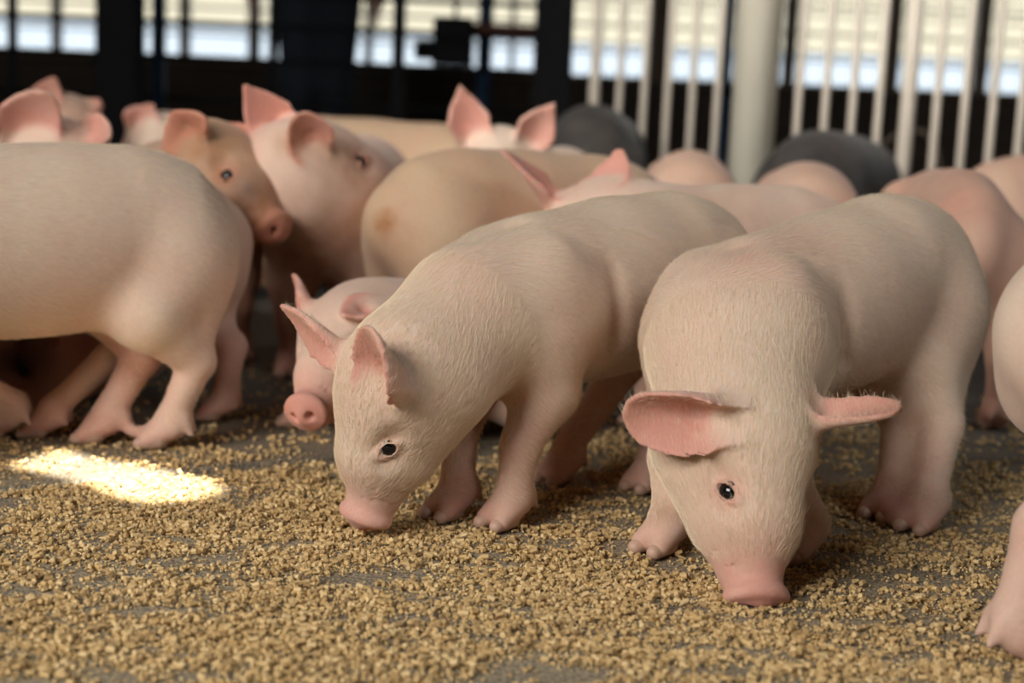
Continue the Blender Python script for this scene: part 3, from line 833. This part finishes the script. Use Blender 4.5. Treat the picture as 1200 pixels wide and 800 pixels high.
pig('pink piglet with its head raised and both ears up, behind the lying one', (-.255, 2.21), (-.05, -1), 1.12, .0035,
    head=dict(c=P(352, 200, 1.98), snout=P(434, 216, 2.05), up=(-.30, -.30, .9)), tint=.25,
    ears=dict(L=(P(283, 96, 1.97), (.25, -.95, .0), .032, .9, .1, 1.0), R=(P(347, 130, 1.90), (.1, -1, .1), .029, 1.1, .1, .1)),
    spots=[(P(428, 178, 1.93), .09, 1.2, 1), (P(348, 162, 1.90), .05, 1.0, 1), (P(350, 340, 1.95), .20, .9, 1)])  # chest brown is shade put into the colour, face brown partly so
pig('tan piglet seen from behind with a scabbed rump, above the lying piglet', (.01, 2.04), (.80, .60), 1.1, .0038, mat=SKIN_TAN, tail=False,
    head=dict(c=(.19, 2.30, .20), snout=(.22, 2.41, .15), up=(0, 0, 1)),
    spots=[(P(446, 260, 1.865), .030, 2.2, 1), (P(452, 275, 1.86), .07, .5, 1)], tint=.05)
pig('piglet behind the centre one, two ears and a yellowish back showing above it', (.275, 1.93), (-.86, -.5), 1.0, .0042,
    head=dict(c=P(684, 280, 1.90), snout=P(660, 330, 1.85), up=(-.1, -.1, 1)), tint=.1,
    ears=dict(R=(P(606, 166, 1.86), (1, .12, .0), .028, .8, -.2), L=(P(730, 178, 1.92), (-.5, -.8, .0), .034, .9, .1)),
    spots=[(P(865, 235, 1.85), .10, .35, 1)])
pig('pale piglet facing the camera, two pointed pink ears up in the back row', (.06, 2.66), (-.2, -.98), 1.08, .0052,
    head=dict(c=P(582, 196, 2.40), snout=P(578, 240, 2.28), up=(0, -.2, 1)),
    ears=dict(R=(P(537, 98, 2.38), (.2, -1, .1), .034, .9, .1, 1.0), L=(P(650, 118, 2.38), (.3, -.95, .1), .032, .9, .1, 1.0)))
pig('mottled pale piglet far back beyond the raised-head one, only its back in view', (-.29, 2.95), (.97, -.1), 1.20, .006, mat=SKIN_TAN, head=dict(c=(-.02, 3.03, .17), snout=(.04, 3.06, .09), up=(.6, 0, .8)),
    spots=[(P(440, 160, 2.8), .10, .7, 1)])
pig('pink piglet far back just left of the thick white post', (.31, 2.66), (.1, 1), 1.10, .0055, mat=SKIN_PINK)
pig('reddish pink piglet back between the grey bristly one and the face-down one', (.47, 2.38), (.15, .98), 1.08, .0055, mat=SKIN_PINK, head=dict(c=(.53, 2.62, .17), snout=(.56, 2.70, .09), up=(0, .6, .8)))
pig('dark grey bristly piglet in front of the white gate', (.63, 2.97), (.5, .85), 1.24, .0055, mat=SKIN_GREY, ln=.75, head=dict(c=(.75, 3.12, .17), snout=(.80, 3.18, .07), up=(0, .6, .8)))
pig('slim reddish piglet seen from behind, right of the face-down piglet', (.612, 2.06), (.12, .99), 1.10, .0042, mat=SKIN_PINK, wide=.72, tint=.2, tail=False,
    spots=[(P(1115, 225, 1.85), .06, .7, 0)])
pig('pink piglet at the far right edge in front of the gate bars', (1.02, 2.66), (.95, .3), 1.16, .006, mat=SKIN_PINK,
    spots=[(P(1165, 212, 2.6), .03, .6, 0)])
pig('piglet far left behind the cream one, a large pink ear standing up', (-.75, 2.26), (.30, -.95), 1.08, .0052,
    head=dict(c=P(62, 195, 1.95), snout=P(75, 250, 1.85), up=(0, -.1, 1)),
    ears=dict(R=(P(60, 103, 1.90), (.35, -.95, .0), .040, .8, .15, .2), L=(P(140, 170, 1.9), (.2, -.9, .3), .03, .9, .2)))
pig('distant piglet at the far left with one small pink ear above the others', (-.93, 2.86), (.4, -.9), 1.15, .006, mat=SKIN_PINK,
    head=dict(c=P(78, 158, 2.6), snout=P(100, 200, 2.5), up=(0, -.1, 1)),
    ears=dict(R=(P(66, 90, 2.58), (.2, -.95, .0), .026, .9, .1), L=(P(118, 135, 2.58), (.2, -.9, .3), .022, .9, .2)))
pig('piglet between the left pair, one pink ear tip up against the dark pen', (-.68, 3.02), (.2, -.98), 1.15, .0055,
    head=dict(c=P(188, 180, 2.75), snout=P(200, 225, 2.65), up=(0, -.1, 1)),
    ears=dict(R=(P(180, 120, 2.73), (.2, -.95, .0), .034, .9, .1, .9), L=(P(232, 165, 2.73), (.2, -.9, .3), .03, .9, .2)))
pig('dark piglet near the end bar of the white gate', (.17, 3.35), (.1, .99), 1.36, .006, mat=SKIN_GREY)

# ------------------------------------------------------------------ scattered feed
def vnoise(x, y, sc, seed):
    r = np.random.default_rng(seed); g = r.random((512, 512))
    u = (x * sc + 200) % 511; v = (y * sc + 20) % 511; i = u.astype(int); j = v.astype(int); a = u - i; b = v - j
    a = a * a * (3 - 2 * a); b = b * b * (3 - 2 * b)
    return (g[i, j] * (1 - a) + g[i + 1, j] * a) * (1 - b) + (g[i, j + 1] * (1 - a) + g[i + 1, j + 1] * a) * b
def density(x, y):
    n = .20 * vnoise(x, y, 6, 1) + .26 * vnoise(x * .6, y, 20, 2) + .54 * vnoise(x * .6, y, 85, 3)
    d = np.clip((n - .36) / .34, 0, 1)
    far = np.clip((y - seam_y(x) + .02) / .05, 0, 1)             # thinner beyond the mat seam
    d = d * (1 - .62 * far) * (1 - .85 * np.clip((y - 1.6) / .35, 0, 1))
    d = d * (1 - .5 * np.clip((x - .28) / .2, 0, 1) * np.clip((y - 1.2) / .15, 0, 1))
    return d
seam_y = lambda x: a[1] + sl_ * (x - a[0])
def scatter(n, y0, y1):
    y = np.sqrt(rng.random(n) * (y1 ** 2 - y0 ** 2) + y0 ** 2); x = (rng.random(n) * 2 - 1) * y * .43
    k = rng.random(n) < density(x, y)
    gap = np.abs(y - seam_y(x) - .011) > np.where(x < -.10, .019, .013)
    k &= gap | (rng.random(n) < .03)
    return x[k], y[k]
def feed_mesh(x, y, rad, length, nseg, seed):
    n = len(x); r = np.random.default_rng(seed)
    R_ = rad * (.75 + .5 * r.random(n)); Ln = length * (.45 + .9 * r.random(n) ** 1.5)
    az = r.random(n) * 2 * np.pi; el = (r.random(n) - .5) * .7
    ax = np.stack([np.cos(az) * np.cos(el), np.sin(az) * np.cos(el), np.sin(el)], 1)
    s1 = np.stack([-np.sin(az), np.cos(az), np.zeros(n)], 1); s2 = np.cross(ax, s1)
    z = R_ * .9 + np.abs(np.sin(el)) * Ln * .45 + (r.random(n) < .28) * rad * 1.5
    cc = np.stack([x, y, z], 1); V = []
    for e, sc in ((-1, .86), (1, .86)):
        for k in range(nseg):
            th = 2 * np.pi * k / nseg
            jit = 1 + (r.random(n) - .5) * .35
            V.append(cc + ax * (e * Ln / 2 * (1 + (r.random(n) - .5) * .3))[:, None] + (s1 * math.cos(th) + s2 * math.sin(th)) * (R_ * jit)[:, None])
    V = np.stack(V, 1); base = (np.arange(n) * 2 * nseg)[:, None]; q = []
    for k in range(nseg):
        j = (k + 1) % nseg; q.append([k, j, nseg + j, nseg + k])
    if nseg == 6:
        q += [[3, 2, 1, 0], [5, 4, 3, 0], [6, 7, 8, 9], [6, 9, 10, 11]]
    else:
        q += [[3, 2, 1, 0], [4, 5, 6, 7]]
    q = np.array(q); Q = (base[:, :, None] + q[None]).reshape(-1, 4)
    me = quads_mesh('feed', V.reshape(-1, 3), Q, False)
    at = me.color_attributes.new('tone', 'FLOAT_COLOR', 'POINT')
    t = np.repeat(r.random(n), 2 * nseg); at.data.foreach_set('color', np.stack([t, t, t, np.ones_like(t)], 1).astype(np.float32).ravel())
    return me
m, nt_, b = nodes_mat('feed_pellet'); at = N(nt_, 'ShaderNodeAttribute'); at.attribute_name = 'tone'
c_ = ramp(nt_, at.outputs['Fac'], [(0, (.42, .28, .125)), (.5, (.64, .43, .18)), (1, (.80, .60, .31))])
nt_.links.new(c_, b.inputs['Base Color']); b.inputs['Roughness'].default_value = .85
FEED = m
x, y = scatter(72000, .90, 2.15)
o = link('feed_pellets', feed_mesh(x, y, .0018, .0050, 6, 11), FEED); tag(o, 'tan feed pellets scattered thickly over the rubber mats', 'feed', kind='stuff')
x, y = scatter(110000, .90, 1.6)
x = x + rng.normal(0, .012, len(x)); y = y + rng.normal(0, .004, len(y))
o = link('feed_crumbs', feed_mesh(x, y, .0009, .0024, 4, 12), FEED); tag(o, 'fine broken feed crumbs and dust between the pellets', 'feed', kind='stuff')

# ------------------------------------------------------------------ short white bristles
HAIRM, nt_, b = nodes_mat('bristle')
b.inputs['Base Color'].default_value = (.86, .72, .52, 1); b.inputs['Roughness'].default_value = .5
def bristles(rt, v, q, n, s, HF, earp, seed):
    r = np.random.default_rng(seed)
    A, B, D_ = v[q[:, 0]], v[q[:, 1]], v[q[:, 3]]
    nr = np.cross(B - A, v[q[:, 2]] - A); ar = np.linalg.norm(nr, axis=1) + 1e-12; nr = nr / ar[:, None]
    h, u, hc, hh = HF; hs_ = hh[0]
    cen = v[q].mean(1); fy = (cen - hc) @ h
    onhead = np.linalg.norm(cen - hc, axis=1) < .13 * hs_
    em = np.ones(len(cen))
    for e in earp.values(): em = np.where(np.abs(e.d(cen[:, 0], cen[:, 1], cen[:, 2])) < .004, .3, em)
    wgt = em * ar * np.where(onhead, 2.2, 1.0) * np.where(cen[:, 2] < .03, 0, 1) * np.where(onhead & (fy > .10 * hs_), 0, 1)
    i = r.choice(len(q), n, p=wgt / wgt.sum()); a_, b_2 = r.random((2, n))
    p = A[i] + (B[i] - A[i]) * a_[:, None] + (D_[i] - A[i]) * b_2[:, None]; nn = nr[i]
    # lie of the coat: backwards and down on the trunk, from snout to poll on the head
    g = np.where(onhead[i][:, None], -h[None], np.array([0, -.75, -.55])[None]) + r.normal(0, .12, (n, 3))
    g = g - nn * (g * nn).sum(1)[:, None]; g /= np.linalg.norm(g, axis=1)[:, None] + 1e-9
    Ls = s * (.005 + .006 * r.random(n)) * np.where(onhead[i], .85, 1.0)
    pts = np.stack([p, p + (g * .5 + nn * .10) * Ls[:, None], p + (g * .98 + nn * .13) * Ls[:, None]], 1)
    hcv = bpy.data.hair_curves.new('bristles'); hcv.add_curves([3] * n)
    hcv.points.foreach_set('position', pts.astype(np.float32).ravel())
    rad = np.tile([.00009, .00007, .00002], n).astype(np.float32)
    ra = hcv.attributes.get('radius') or hcv.attributes.new('radius', 'FLOAT', 'POINT'); ra.data.foreach_set('value', rad)
    hcv.materials.append(HAIRM)
    o = bpy.data.objects.new('bristles', hcv); C.objects.link(o); o.parent = rt; o['kind'] = 'stuff'
for k, (rt, v, q, n, s, HF, ep) in enumerate(HAIR_JOBS): bristles(rt, v, q, n, s, HF, ep, 40 + k)
